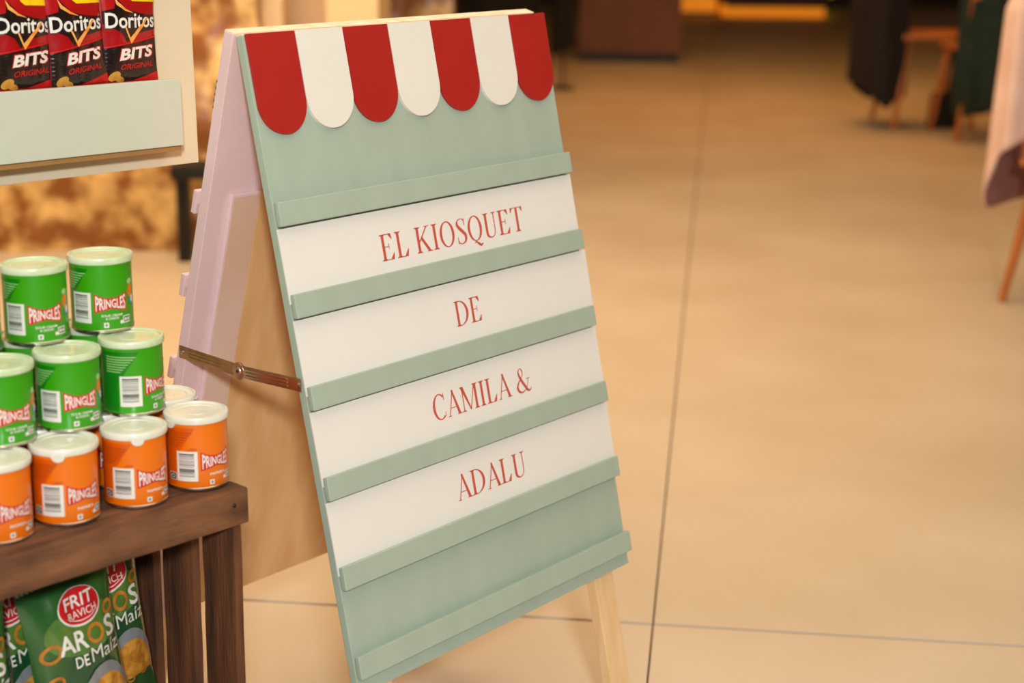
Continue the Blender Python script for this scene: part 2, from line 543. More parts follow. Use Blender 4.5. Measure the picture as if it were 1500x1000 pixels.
def g_K(): return stem(0.15) + line(0.2, 0.42, 0.58, 0.98, TN * 1.4) + foot(0.58, 1, 0.11, -1) + \
    [[(0.27, 0.52), (0.34, 0.61), (0.68, 0.0), (0.55, 0.0)]] + foot(0.62, 0, 0.12)
def g_I(): return stem(0.16)
def g_O(): return oval(0.38, 0.5, 0.34, 0.515)
def g_Q(): return g_O() + strip([(0.27, -0.09), (0.36, -0.045), (0.46, -0.12), (0.57, -0.20), (0.68, -0.13)], [0.02, 0.05, 0.10, 0.10, 0.015]) + line(0.30, -0.08, 0.36, 0.02, 0.03)
def g_S(): return strip([(0.45, 0.80), (0.42, 0.93), (0.29, 0.99), (0.15, 0.93), (0.11, 0.79), (0.20, 0.63), (0.34, 0.47), (0.45, 0.31), (0.42, 0.10), (0.27, 0.005), (0.12, 0.06), (0.08, 0.22)],
    [0.02, 0.04, 0.03, 0.05, 0.10, 0.125, 0.13, 0.12, 0.09, 0.035, 0.04, 0.02]) + [rect(0.43, 0.46, 0.72, 1.0), rect(0.07, 0.10, 0.0, 0.29)]
def g_U(): return stem(0.17, 0.25, 1.0, sb=False) + stem(0.57, 0.25, 1.0, w=TN, sb=False, e=0.09) + \
    strip([(0.17, 0.27), (0.20, 0.09), (0.36, 0.005), (0.52, 0.09), (0.57, 0.27)], [TK, 0.1, 0.045, 0.034, TN])
def g_T(): return stem(0.33, st=False) + [rect(0.03, 0.63, 1 - SF, 1), [(0.03, 1), (0.03, 0.80), (0.06, 0.80), (0.14, 1 - SF)], [(0.63, 1), (0.63, 0.80), (0.60, 0.80), (0.52, 1 - SF)]]
def g_D(): return stem(0.15) + oval(0.24, 0.5, 0.46, 0.5, TK * 1.05, SF, -PI / 2, PI / 2) + [rect(0.15, 0.25, 0, SF), rect(0.15, 0.25, 1 - SF, 1)]
def g_C(): return oval(0.38, 0.5, 0.34, 0.515, TK, TN, 0.26 * PI, 1.72 * PI) + [rect(0.59, 0.62, 0.72, 1.0), [(0.56, 0.86), (0.62, 0.72), (0.62, 0.80)], rect(0.60, 0.625, 0.08, 0.27)]
def g_A(): return line(0.09, 0, 0.36, 1.0, TN) + [[(0.29, 1.0), (0.365, 1.02), (0.655, 0), (0.53, 0)]] + foot(0.09, 0, 0.085) + foot(0.60, 0, 0.12) + [rect(0.18, 0.47, 0.30, 0.30 + SF)]
def g_M(): return stem(0.13, w=TN, e=0.085, st=False) + [[(0.04, 1), (0.19, 1), (0.50, 0.02), (0.44, 0.02)]] + line(0.455, 0.02, 0.745, 1, TN) + stem(0.78) + foot(0.11, 1, 0.09, -1)
def g_amp(): return strip([(0.70, 0.50), (0.64, 0.28), (0.52, 0.10), (0.34, 0.005), (0.16, 0.06), (0.09, 0.24), (0.17, 0.42), (0.31, 0.56), (0.42, 0.72), (0.42, 0.90), (0.33, 0.985), (0.23, 0.90), (0.235, 0.74), (0.34, 0.48), (0.50, 0.20), (0.62, 0.03), (0.74, 0.02), (0.80, 0.12)],
    [0.03, 0.03, 0.035, 0.05, 0.10, 0.105, 0.07, 0.035, 0.035, 0.06, 0.03, 0.06, 0.09, 0.115, 0.115, 0.10, 0.06, 0.02]) + [rect(0.60, 0.80, 0.50, 0.50 + SF)]
GL = {'E': (g_E, 0.66), 'L': (g_L, 0.62), 'K': (g_K, 0.76), 'I': (g_I, 0.34), 'O': (g_O, 0.78), 'Q': (g_Q, 0.78), 'S': (g_S, 0.55), 'U': (g_U, 0.74),
      'T': (g_T, 0.68), 'D': (g_D, 0.77), 'C': (g_C, 0.70), 'A': (g_A, 0.70), 'M': (g_M, 0.95), '&': (g_amp, 0.8), ' ': (None, 0.26)}
CAP = 0.0352
def word(mb, s, u0, u1, vbase):
    tot = sum(GL[c][1] for c in s) - 0.06
    k = (u1 - u0) / tot
    x = 0.0
    for c in s:
        fn, adv = GL[c]
        if fn:
            for p in fn():
                mb.add([front(u0 + (x + px - 0.02) * k, vbase - py * CAP, 0.0035) + SB for px, py in p], [tuple(range(len(p)))], 0)
        x += adv
cards = [('EL KIOSQUET', 0.1735, 0.4755, 0.3120, 0, 0.602), ('DE', 0.2965, 0.3530, 0.4235, 1, 0.609), ('CAMILA &', 0.2203, 0.4310, 0.5415, 2, 0.605), ('ADALU', 0.2415, 0.3925, 0.6588, 3, 0.603)]
desc = ['first white name card, nearest the scalloped awning, of the sign', 'second white name card from the scalloped awning, with the shortest word',
        'third white name card from the scalloped awning, ending in an ampersand', 'lowest white name card of the sign, above the empty green rails']
for (s, u0, u1, vb, i, ur) in cards:
    base = front(0.3, RV[i + 1] + 0.0125, 0.002) + SB
    t = tag(empty('name_card', base), desc[i], 'card', 'white name cards slotted in the sign')
    f = lambda u, v, q: front(u, v, q) + SB - base
    mb = MB('card')
    mb.box(-0.0012, ur, RV[i] + 0.0335, RV[i + 1] + 0.0125, 0.0006, 0.0032, 0, f, 0.0004)
    mb.obj('card_sheet', t)
    mb = MB('letter_red')
    word(mb, s, u0, u1, vb)
    mb.v = [tuple(Vector(p) - base) for p in mb.v]
    mb.obj('lettering', t)['label'] = 'thin red serif capitals'

# ------------------------------------------------------------------ wooden crate
CAZ = math.radians(42.8)
CR = Vector((-0.3151, 1.9424, 0))
crate = tag(empty('wooden_crate', CR, PI / 2 - CAZ), 'dark brown wooden crate carrying the pile of cans', 'crate')
# local axes: x along the front edge (right end at 0), y to the rear, z up
CL, CD, CH = 0.62, 0.324, 0.56
rnd = random.Random(4)
def plank(name, x0, x1, y0, y1, z0, z1, m, bev=0.003, nseg=10, ax=0):
    mb = MB(m)
    mb.box(x0, x1, y0, y1, z0, z1, 0, None, bev)
    me = mb.mesh(name, 'auto')
    bm = bmesh.new(); bm.from_mesh(me)
    ln = [e for e in bm.edges if abs((e.verts[0].co - e.verts[1].co)[ax]) > 0.05]
    bmesh.ops.subdivide_edges(bm, edges=ln, cuts=nseg, use_grid_fill=True)
    sd = rnd.random() * 50
    for v in bm.verts:
        p = v.co * 14 + Vector((sd, 0, 0))
        v.co += Vector((noise.noise(p), noise.noise(p + Vector((9, 0, 0))), noise.noise(p + Vector((0, 9, 0))))) * 0.0016
    bm.to_mesh(me); bm.free()
    return link(name, me, crate)
plank('front_rail', -CL, 0, 0, 0.036, CH - 0.047, CH - 0.0018, 'crate_wood')
plank('rear_rail', -CL, 0, CD - 0.03, CD, CH - 0.047, CH - 0.0018, 'crate_wood')
for k in range(3):
    y0 = 0.0385 + k * 0.0835
    plank('top_board', -CL, -0.001, y0, y0 + 0.080, CH - 0.017, CH - 0.0018, 'crate_wood', 0.0025)
for side in (0, 1):
    x0, x1 = (-0.0225, -0.010) if side == 0 else (-CL + 0.010, -CL + 0.0225)
    for k in range(4):
        y0 = 0.003 + k * 0.085
        plank('slat', x0, x1, y0, y0 + 0.063, 0.0, CH - 0.0475, 'crate_slat', 0.002, 10, 2)
plank('shelf_board', -CL + 0.0265, -0.0265, 0.004, 0.155, 0.225, 0.239, 'crate_wood', 0.002)
plank('shelf_board', -CL + 0.0265, -0.0265, 0.160, CD - 0.004, 0.225, 0.239, 'crate_wood', 0.002)
for k in range(6):
    plank('rear_slat', -CL + 0.004, -0.004, CD + 0.0005, CD + 0.012, 0.004 + k * 0.0925, 0.0945 + k * 0.0925, 'crate_wood', 0.002)

for (x, y, z) in ((-0.022, -0.0006, CH - 0.020), (-0.40, -0.0006, CH - 0.026)):
    mb = MB('black_metal')
    mb.lathe([(0.0001, 0.0012), (0.0018, 0.0010), (0.0026, 0.0003), (0.0026, -0.003)], 14, 0, lambda a, b, c, x=x, y=y, z=z: (x + a, y - c, z + b))
    mb.obj('nail', crate, 'auto')

# ------------------------------------------------------------------ snack cans
RB, HC = 0.0365, 0.0905
def can_meshes(kind):
    g = kind == 'green'
    col, dark = ('can_green', 'can_green_dark') if g else ('can_orange', 'can_orange_dark')
    body = MB(col)
    body.lathe([(0.0001, 0.0025), (0.030, 0.0025), (RB - 0.0002, 0.0020), (RB, 0.0032), (RB, 0.0825), (RB - 0.0004, 0.0845), (0.0001, 0.0845)], 56)
    rim = MB('can_metal')
    rim.lathe([(0.0330, 0.0022), (0.0352, 0.0), (0.0369, 0.0002), (0.0373, 0.0015), (0.0371, 0.0030), (RB, 0.0036)], 56)
    lid = MB('lid_green' if g else 'lid_white')
    lid.lathe([(RB + 0.0003, 0.0822), (0.0384, 0.0824), (0.0389, 0.0836), (0.0388, 0.0884), (0.0381, 0.0900), (0.0370, HC), (0.0352, HC - 0.0003), (0.0345, 0.0885),
               (0.0300, 0.0878), (0.0296, 0.0884), (0.0270, 0.0884), (0.0266, 0.0876), (0.0130, 0.0876), (0.0126, 0.0881), (0.0001, 0.0881)], 56)
    if not g:
        n = 9
        vs, fs = [], []
        for i in range(n):
            t = -0.20 + 0.40 * i / (n - 1)
            dz = 0.006 * max(0, 1 - abs(t / 0.2) ** 3)
            for r in (0.0378, 0.0402):
                for z in (0.0850, 0.0828 - dz):
                    vs.append((r * math.cos(t), r * math.sin(t), z))
        for i in range(n - 1):
            a, b = i * 4, i * 4 + 4
            fs += [(a, b, b + 1, a + 1), (a + 2, a + 3, b + 3, b + 2), (a + 1, b + 1, b + 3, a + 3), (a, a + 2, b + 2, b)]
        lid.add(vs, fs, 0)
    pr = MB('print_white')
    mp = lambda x, z, o: ((RB + o) * math.cos(x / RB), (RB + o) * math.sin(x / RB), z)
    o1, o2, o3 = 0.00012, 0.00022, 0.00032
    # darker diagonal field with the fine text block
    decal(pr, [[(-0.078, 0.006), (-0.052, 0.006), (-0.052, 0.040), (-0.026, 0.078), (-0.078, 0.078)]], dark, mp, o1)
    lc = 'print_lightgreen' if g else 'print_darkorange'
    for k in range(7):
        z = 0.0715 - k * 0.0030
        decal(pr, [rect(-0.068, -0.030 - k * 0.0030, z, z + 0.0010)], lc, mp, o2)
    # bar code label
    decal(pr, [rect(-0.0500, -0.0240, 0.0120, 0.0490)], 'print_white', mp, o2)
    rr = random.Random(7)
    z = 0.0175
    while z < 0.0455:
        h = rr.choice((0.0004, 0.0007, 0.0012, 0.0016))
        decal(pr, [rect(-0.0470, -0.0280, z, z + h)], 'print_dark' if rr.random() < 0.6 else 'print_grey', mp, o3)
        z += h + rr.choice((0.0005, 0.0008, 0.0012))
    # red bow-tie banner with the name
    top = lambda x: 0.0420 + 0.0062 * (x / 0.0205) ** 2
    bot = lambda x: 0.0242 + 0.0050 * (1 - abs(x / 0.0205))
    n = 14
    xs = [-0.0205 + 0.041 * i / n for i in range(n + 1)]
    decal(pr, [[(xs[i], bot(xs[i])), (xs[i + 1], bot(xs[i + 1])), (xs[i + 1], top(xs[i + 1])), (xs[i], top(xs[i]))] for i in range(n)], 'print_red', mp, o2)
    def wp(x, y):
        X = -0.0187 + 0.0374 * x
        return X, bot(X) + 0.0016 + y * (top(X) - bot(X) - 0.0030)
    put_text(pr, 'PRINGLES', 'print_white', wp, mp, o3, 0.022)
    if g:
        put_text(pr, 'SOUR CREAM', 'print_white', boxwarp(-0.0125, 0.0135, 0.0195, 0.0223), mp, o2, 0.02)
        put_text(pr, '& ONION', 'print_white', boxwarp(-0.0075, 0.0085, 0.0158, 0.0186), mp, o2, 0.02)
        decal(pr, [ell(0.0285, 0.0475, 0.0050, 0.0085)], 'print_veg', mp, o2)
        decal(pr, [ell(0.0285, 0.0585, 0.0050, 0.0035)], 'print_lightgreen', mp, o3)
        decal(pr, [ell(0.0315, 0.0365, 0.0045, 0.0065)], 'print_blue', mp, o2)
        decal(pr, [ell(0.0325, 0.0370, 0.0028, 0.0048)], 'print_white', mp, o3)
    else:
        put_text(pr, 'PAPRIKA', 'print_white', boxwarp(-0.0095, 0.0125, 0.0178, 0.0212), mp, o2, 0.02)
        decal(pr, [rect(-0.0625, -0.0515, 0.0120, 0.0215)], 'print_white', mp, o2)
        decal(pr, [rect(-0.0618, -0.0522, 0.0127, 0.0208)], 'print_dark', mp, o3)
        decal(pr, ring_polys(-0.0570, 0.0168, 0.0030, 0.0026, 0.0009, 12), 'print_white', mp, o3 + 0.0001)
        decal(pr, [rect(-0.036, -0.0245, 0.0505, 0.0512), rect(-0.033, -0.0245, 0.0522, 0.0529)], 'print_darkorange', mp, o2)
    decal(pr, [rect(-0.0100, -0.0040, 0.0065, 0.0125)], 'print_white', mp, o2)
    decal(pr, [ell(-0.0070, 0.0095, 0.0016, 0.0018, 10)], 'print_grey', mp, o3)
    decal(pr, [rect(0.0145, 0.0260, 0.0095, 0.0185), rect(0.0105, 0.0145, 0.0095, 0.0135)], 'print_white', mp, o2)
    decal(pr, [rect(0.0158, 0.0250, 0.0110, 0.0172)], 'print_dark', mp, o3)
    decal(pr, [rect(0.0168, 0.0200, 0.0122, 0.0160), rect(0.0212, 0.0240, 0.0122, 0.0160)], 'print_white', mp, o3 + 0.0001)
    return body.mesh('can_body', 'auto'), rim.mesh('bottom_rim', 'auto'), lid.mesh('lid', 'auto'), pr.mesh('printed_label')
CM = {'green': can_meshes('green'), 'orange': can_meshes('orange')}
def can(kind, loc, deg, label, lid_deg=-45, group=None):
    """deg: how far the printed name is turned to the right of the line towards the camera"""
    toward = math.atan2(-loc[1], -loc[0])
    t = tag(empty('snack_can', loc, toward + math.radians(deg)), label, 'can', group or (kind + ' snack cans piled on the crate'))
    b, r, l, p = CM[kind]
    link('can_body', b, t)
    link('bottom_rim', r, t)
    link('lid', l, t, rz=math.radians(lid_deg))
    link('printed_label', p, t)
    return t
a45, b45 = Vector((0.70711, 0.70711, 0)), Vector((-0.70711, 0.70711, 0))
C0 = Vector((-0.3781, 1.9568, CH))
def cpos(al, bk, lvl): return C0 + a45 * al + b45 * bk + Z_ * (lvl * (HC + 0.0003))
can('orange', cpos(0, 0, 0), 38, 'orange snack can at the right end of the front bottom row', -88)
can('orange', cpos(-0.0877, -0.0015, 0), 35, 'orange snack can second from the right in the front bottom row', -29)
can('orange', cpos(-0.1767, 0.0028, 0), 33, 'orange snack can third from the right in the front bottom row', -43)
can('orange', cpos(-0.2616, 0.0022, 0), 33, 'orange snack can cut by the left picture edge in the bottom row', -40)
can('orange', cpos(0.012, 0.084, 0), 20, 'orange snack can of which only the white lid shows behind the front row', 60)
can('green', cpos(-0.0506, 0.0546, 1), 54, 'green snack can with its bar code forward, right end of the middle row')
can('green', cpos(-0.1380, 0.0524, 1), 22, 'green snack can in the middle of the second row, above two orange cans')
can('green', cpos(-0.2240, 0.0520, 1), 25, 'green snack can in the second row beside the left picture edge')
can('green', cpos(-0.0522, 0.1118, 2), 17, 'green snack can at the right end of the top row, highest of the pile')
can('green', cpos(-0.1394, 0.1137, 2), 17, 'green snack can second from the right in the top row')
can('green', cpos(-0.2250, 0.1160, 2), 17, 'green snack can cut by the left picture edge in the top row')
HID = 'snack can in the hidden rear rows of the pile'
for k in range(1, 4): can('orange', cpos(0.012 - 0.0870 * k, 0.084, 0), 20, 'orange ' + HID, 0, 'orange cans in the hidden rear rows')
for k in range(4): can('orange', cpos(0.004 - 0.0870 * k, 0.168, 0), 20, 'orange ' + HID, 0, 'orange cans in the hidden rear rows')
for k in range(3): can('green', cpos(-0.0506 - 0.0868 * k, 0.139, 1), 20, 'green ' + HID, 0, 'green cans in the hidden rear rows')
can('orange', cpos(-0.3480, 0.002, 0), 33, 'orange ' + HID, 0, 'orange cans in the hidden rear rows')

# ------------------------------------------------------------------ pillow bags
def bag_surface(w, h, d, seed):
    def pt(x, y, side, off=0.0):
        s, t = x / (w / 2), min(max(y / h, 0), 1)
        s = max(-1, min(1, s))
        env = min(1.0, math.sin(PI * min(1, max(0, t))) ** 0.55 * 1.05)
        dep = d / 2 * (max(0.0, 1 - abs(s) ** 2.4)) ** 0.75 * env
        pin = 1 - 0.10 * (1 - abs(2 * t - 1) ** 3) * 0.8
        q = Vector((s * 2.1 + seed, t * 3.4, side * 3.1))
        wr = (noise.noise(q) * 0.6 + noise.noise(q * 2.4) * 0.35) * 0.0055
        rd = math.sin(s * 7 + seed + noise.noise(q) * 3) * 0.0016 * (abs(2 * t - 1) ** 3)
        edge = max(0.0, 1 - abs(s) ** 6)
        return Vector((x * pin, -side * (dep + off + (wr + rd) * edge + 0.0004), y))
    return pt
def bag_body(mb, w, h, d, seed, m, crimp=0.012):
    pt = bag_surface(w, h, d, seed)
    nx, ny = 22, 34
    for side in (1, -1):
        vs, fs = [], []
        for j in range(ny + 1):
            for i in range(nx + 1):
                vs.append(pt(-w / 2 + w * i / nx, h * j / ny, side))
        for j in range(ny):
            for i in range(nx):
                a = j * (nx + 1) + i
                fs.append((a, a + 1, a + nx + 2, a + nx + 1))
        mb.add(vs, fs, m)
    for z0, z1 in ((h, h + crimp), (-crimp * 0.6, 0)):          # crimped seams
        n = 40
        vs, fs = [], []
        for i in range(n + 1):
            x = -w / 2 + w * i / n
            y = 0.0007 * (1 if i % 2 else -1)
            for z in (z0, z1):
                for t in (-0.0005, 0.0005): vs.append((x, y + t, z))
        for i in range(n):
            a, b = i * 4, i * 4 + 4
            fs += [(a, b, b + 2, a + 2), (a + 1, a + 3, b + 3, b + 1), (a + 2, b + 2, b + 3, a + 3), (a, a + 1, b + 1, b)]
        mb.add(vs, fs, m)
    return lambda x, y, o: pt(x, y, 1, o)

def place(o, loc, rz, lean=0.0, roll=0.0):
    o.location = loc
    o.rotation_euler = (Matrix.Rotation(rz, 4, 'Z') @ Matrix.Rotation(lean, 4, 'X') @ Matrix.Rotation(roll, 4, 'Y')).to_euler()

# --- red and black corn chip bags
def chips_red(seed):
    w, h, d = 0.112, 0.178, 0.040
    b = MB('bag_red')
    mp = bag_body(b, w, h, d, seed, 'bag_red')
    p = MB('print_white')
    o1, o2, o3, o4 = 0.0010, 0.0015, 0.0020, 0.0025
    k = w / 2 * 0.985
    # black lower field with its slanting upper edge, dark wedge behind the name
    decal(p, [[(-k, 0.006), (k, 0.006), (k, 0.074), (-k, 0.058)]], 'bag_black', mp, o1, 0.007)
    decal(p, [[(-k, 0.098), (-0.022, 0.083), (-0.012, 0.068), (0.006, 0.082), (k, 0.088), (k, 0.110), (0.020, 0.113), (-0.010, 0.120), (-0.030, 0.140), (-0.034, 0.122), (-k, 0.118)]], 'bag_black', mp, o1, 0.007)
    decal(p, [[(-0.033, 0.142), (-0.030, 0.128), (-0.014, 0.118), (0.004, 0.114), (-0.012, 0.121), (-0.026, 0.132)]], 'print_flame', mp, o2)
    decal(p, [[(-k, 0.0585), (k, 0.0745), (k, 0.0775), (-k, 0.0610)]], 'print_origred', mp, o2, 0.007)
    # name, check-mark chip outline
    put_text(p, 'Doritos', 'print_dark', boxwarp(-0.0530, 0.0530, 0.0885, 0.1165), mp, o2, 0.045)
    put_text(p, 'Doritos', 'print_white', boxwarp(-0.0515, 0.0515, 0.0905, 0.1150), mp, o3, 0.018)
    decal(p, [[(-0.017, 0.092), (-0.013, 0.092), (-0.005, 0.075), (0.030, 0.106), (0.035, 0.106), (-0.004, 0.0655)]], 'print_flame', mp, o4)
    # BITS ORIGINAL
    put_text(p, 'BITS', 'print_origred', boxwarp(-0.0290, 0.0430, 0.0370, 0.0590, 0.006, 0.004), mp, o2, 0.065)
    put_text(p, 'BITS', 'print_white', boxwarp(-0.0275, 0.0410, 0.0385, 0.0575, 0.006, 0.004), mp, o3, 0.035)
    put_text(p, 'ORIGINAL', 'print_origred', boxwarp(-0.0260, 0.0430, 0.0235, 0.0325, 0.005, 0.002), mp, o2, 0.015)
    decal(p, [ell(-0.036, 0.014, 0.012, 0.007, 18, 0.4), ell(-0.026, 0.009, 0.010, 0.005, 18, -0.3)], 'snack', mp, o2)
    decal(p, [[(0.000, 0.006), (k, 0.006), (k, 0.020)]], 'print_origred', mp, o2)
    # yellow badge
    bd = [(-0.006, 0.139), (0.002, 0.133), (k, 0.131), (k, 0.166), (-0.002, 0.166), (-0.008, 0.158)]
    decal(p, [bd], 'print_yellow', mp, o2)
    decal(p, [ell(0.008, 0.150, 0.006, 0.008), ell(0.030, 0.150, 0.008, 0.005, 18, -0.5)], 'print_origred', mp, o3)
    return b.mesh('pouch', 'auto'), p.mesh('printed_front')
RED = [chips_red(1.3), chips_red(5.9)]

# ------------------------------------------------------------------ cream display board with pocket shelf
BAZ = math.radians(45)
BB = Vector((-0.4338, 2.3347, 0.0))
board = tag(empty('display_board', BB, PI / 2 - BAZ), 'cream board with a pale mint pocket shelf, cut by the left edge', 'display board')
BL = math.radians(1.6)
def bfn(x, y, z):      # board leans back a little
    return Vector((x, y + (z - 0.89) * math.tan(BL), z))
mb = MB('cream_paint')
mb.box(-0.72, 0.0, 0.0, 0.016, 0.890, 1.75, 0, bfn, 0.0015)
mb.obj('panel', board)
mb = MB('mint_paint')
mb.box(-0.70, -0.0490, -0.039, -0.030, 0.9225, 1.0105, 0, bfn, 0.001)
mb.obj('shelf_front', board)
mb = MB('cream_paint')
mb.box(-0.70, -0.0500, -0.0298, -0.0005, 0.988, 0.9985, 0, bfn, 0.0008)
mb.obj('shelf_bottom', board)
for x in (-0.70, -0.0620):
    mb = MB('mint_paint')
    mb.box(x, x + 0.012, -0.0298, -0.0005, 0.9230, 0.9878, 0, bfn, 0.0008)
    mb.obj('shelf_side', board)
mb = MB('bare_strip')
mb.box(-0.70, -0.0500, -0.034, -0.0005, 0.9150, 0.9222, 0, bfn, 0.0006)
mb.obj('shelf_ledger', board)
for x in (-0.70, -0.46):
    mb = MB('leg_wood')
    mb.box(x, x + 0.045, 0.020, 0.055, 0.0, 1.6, 0, lambda x, y, z: Vector((x, y + max(0, z - 0.89) * math.tan(BL), z)), 0.002)
    mb.obj('post', board)
for i, (s, dz, lean, roll, lab) in enumerate(((-0.112, 0.0, -2, 1.0, 'red and black chip bag standing alone at the right end of the pocket shelf'),
                                             (-0.188, -0.002, -2, -2.5, 'red and black chip bag in the middle of the three on the shelf'),
                                             (-0.263, 0.002, -2, 0.5, 'red and black chip bag cut by the left edge, on the pocket shelf'),
                                             )):
    t = tag(empty('chip_bag', (0, 0, 0)), lab, 'bag', 'red chip bags in the pocket shelf')
    y0 = -0.0145 + dz
    place(t, BB + Matrix.Rotation(PI / 2 - BAZ, 3, 'Z') @ Vector((s, y0, 1.0060)), PI / 2 - BAZ, math.radians(lean), math.radians(roll))
    t.scale = (0.765, 0.5, 0.8)
    b, p = RED[i % 2]
    link('pouch', b, t)
    link('printed_front', p, t)

# ------------------------------------------------------------------ green maize ring bags in the crate
def rings_green(seed):
    w, h, d = 0.130, 0.218, 0.050
    b = MB('bag_green')
    mp0 = bag_body(b, w, h, d, seed, 'bag_green')
    mp = lambda x, y, o: mp0(x, y + 0.030, o)
    p = MB('print_white')
    o1, o2, o3, o4 = 0.0010, 0.0017, 0.0024, 0.0036
    k = w / 2 * 0.98
    decal(p, [ell(0.004, 0.128, 0.054, 0.030)], 'bag_green_light', mp, o1, 0.007)
    # red oval with the maker's name
    decal(p, [ell(0.006, 0.1550, 0.0325, 0.0225)], 'print_white', mp, o2, 0.006)
    decal(p, [ell(0.006, 0.1562, 0.0310, 0.0208)], 'print_red', mp, o3, 0.006)
    put_text(p, 'FRIT', 'print_white', boxwarp(-0.017, 0.026, 0.1560, 0.1700, 0.0, 0.003), mp, o4, 0.014)
    put_text(p, 'RAVICH', 'print_white', boxwarp(-0.015, 0.028, 0.1440, 0.1530), mp, o4, 0.004)
    decal(p, [[(0.027 * math.cos(t) + 0.006, 0.1562 + 0.0170 * math.sin(t)) for t in [PI * (1.15 + 0.7 * i / 12) for i in range(13)]] +
              [(0.027 * math.cos(t) + 0.006, 0.1562 + 0.0158 * math.sin(t)) for t in [PI * (1.85 - 0.7 * i / 12) for i in range(13)]]], 'print_white', mp, o4)
    # name with a ring for the O
    put_text(p, 'AR', 'print_white', boxwarp(-0.036, 0.004, 0.1060, 0.1300), mp, o3, 0.02)
    decal(p, ring_polys(0.0175, 0.1185, 0.0130, 0.0125, 0.0045), 'ring', mp, o3)
    put_text(p, 'S', 'print_white', boxwarp(0.033, 0.050, 0.1060, 0.1310), mp, o3, 0.02)
    put_text(p, 'DE', 'print_white', boxwarp(-0.018, 0.000, 0.0850, 0.0990), mp, o3, 0.012)
    put_text(p, 'Ma\u00edz', 'print_white', boxwarp(0.005, 0.054, 0.0850, 0.1030), mp, o3, 0.0)
    for cx, cy, r in ((-0.045, 0.112, 0.014), (-0.046, 0.074, 0.012), (-0.030, 0.060, 0.009), (0.048, 0.139, 0.010)):
        decal(p, ring_polys(cx, cy, r, r * 0.8, 0.0042, 18, 0.4), 'ring', mp, o2)
    # grey bowl with snacks
    bowl = [(0.022 + 0.044 * math.cos(t), 0.016 + 0.062 * math.sin(t)) for t in [PI * i / 18 for i in range(19)]]
    decal(p, [[(min(x, k), y) for x, y in bowl]], 'print_grey', mp, o2, 0.006)
    sn = [(0.024 + 0.037 * math.cos(t), 0.012 + 0.052 * math.sin(t)) for t in [PI * i / 18 for i in range(19)]]
    decal(p, [[(min(x, k), y) for x, y in sn]], 'snack', mp, o3, 0.006)
    r = random.Random(3)
    for _ in range(14):
        x, y = r.uniform(0.0, 0.048), r.uniform(0.012, 0.052)
        decal(p, ring_polys(x, y, 0.0085, 0.0060, 0.0026, 12, r.uniform(0, 3)), 'ring', mp, o4)
    return b.mesh('pouch', 'auto'), p.mesh('printed_front')
GRN = [rings_green(2.2), rings_green(8.4)]
CMX = Matrix.Rotation(PI / 2 - CAZ, 3, 'Z')
for i, (x, y, lean, roll, rz, lab) in enumerate(((-0.181, 0.083, -5, -5.0, 2, 'green snack bag at the front of the crate with its whole red oval showing'),
                                                (-0.106, 0.146, -3, -5.0, 0, 'green snack bag nearest the right end slats inside the crate'),
                                                (-0.242, 0.146, -3, -5.0, 0, 'green snack bag behind the front left one, near the picture edge'),
                                                (-0.331, 0.083, -3, -4.0, 0, 'green snack bag cut by the left picture edge inside the crate'))):
    t = tag(empty('snack_bag', (0, 0, 0)), lab, 'bag', 'green snack bags in the crate')
    place(t, CR + CMX @ Vector((x, y, 0.253)), PI / 2 - CAZ + math.radians(rz), math.radians(lean), math.radians(roll))
    b, p = GRN[i % 2]
    link('pouch', b, t)
    link('printed_front', p, t)

# ------------------------------------------------------------------ chairs and coats in the background
def chair(loc, rz, label, seat=0.46):
    t = tag(empty('wooden_chair', loc, rz), label, 'chair', 'wooden chairs in the background')
    mb = MB('chair_wood'); mb.box(-0.21, 0.21, -0.21, 0.21, seat - 0.03, seat, 0, None, 0.012); mb.obj('seat', t, 'auto')
    for sx in (-1, 1):
        for sy in (-1, 1):
            mb = MB('chair_wood')
            mb.tube([(sx * 0.215, sy * 0.225, 0.0), (sx * 0.19, sy * 0.19, seat * 0.5), (sx * 0.165, sy * 0.16, seat - 0.03)], [0.013, 0.017, 0.020])
            mb.obj('leg', t, 'auto')
    for sx in (-1, 1):
        mb = MB('chair_wood')
        mb.tube([(sx * 0.18, 0.195, seat - 0.02), (sx * 0.185, 0.23, seat + 0.2), (sx * 0.18, 0.26, seat + 0.40)], [0.015, 0.015, 0.013])
        mb.obj('back_post', t, 'auto')
    mb = MB('chair_wood'); mb.box(-0.19, 0.19, 0.238, 0.262, seat + 0.25, seat + 0.41, 0, None, 0.01); mb.obj('backrest', t, 'auto')
    return t

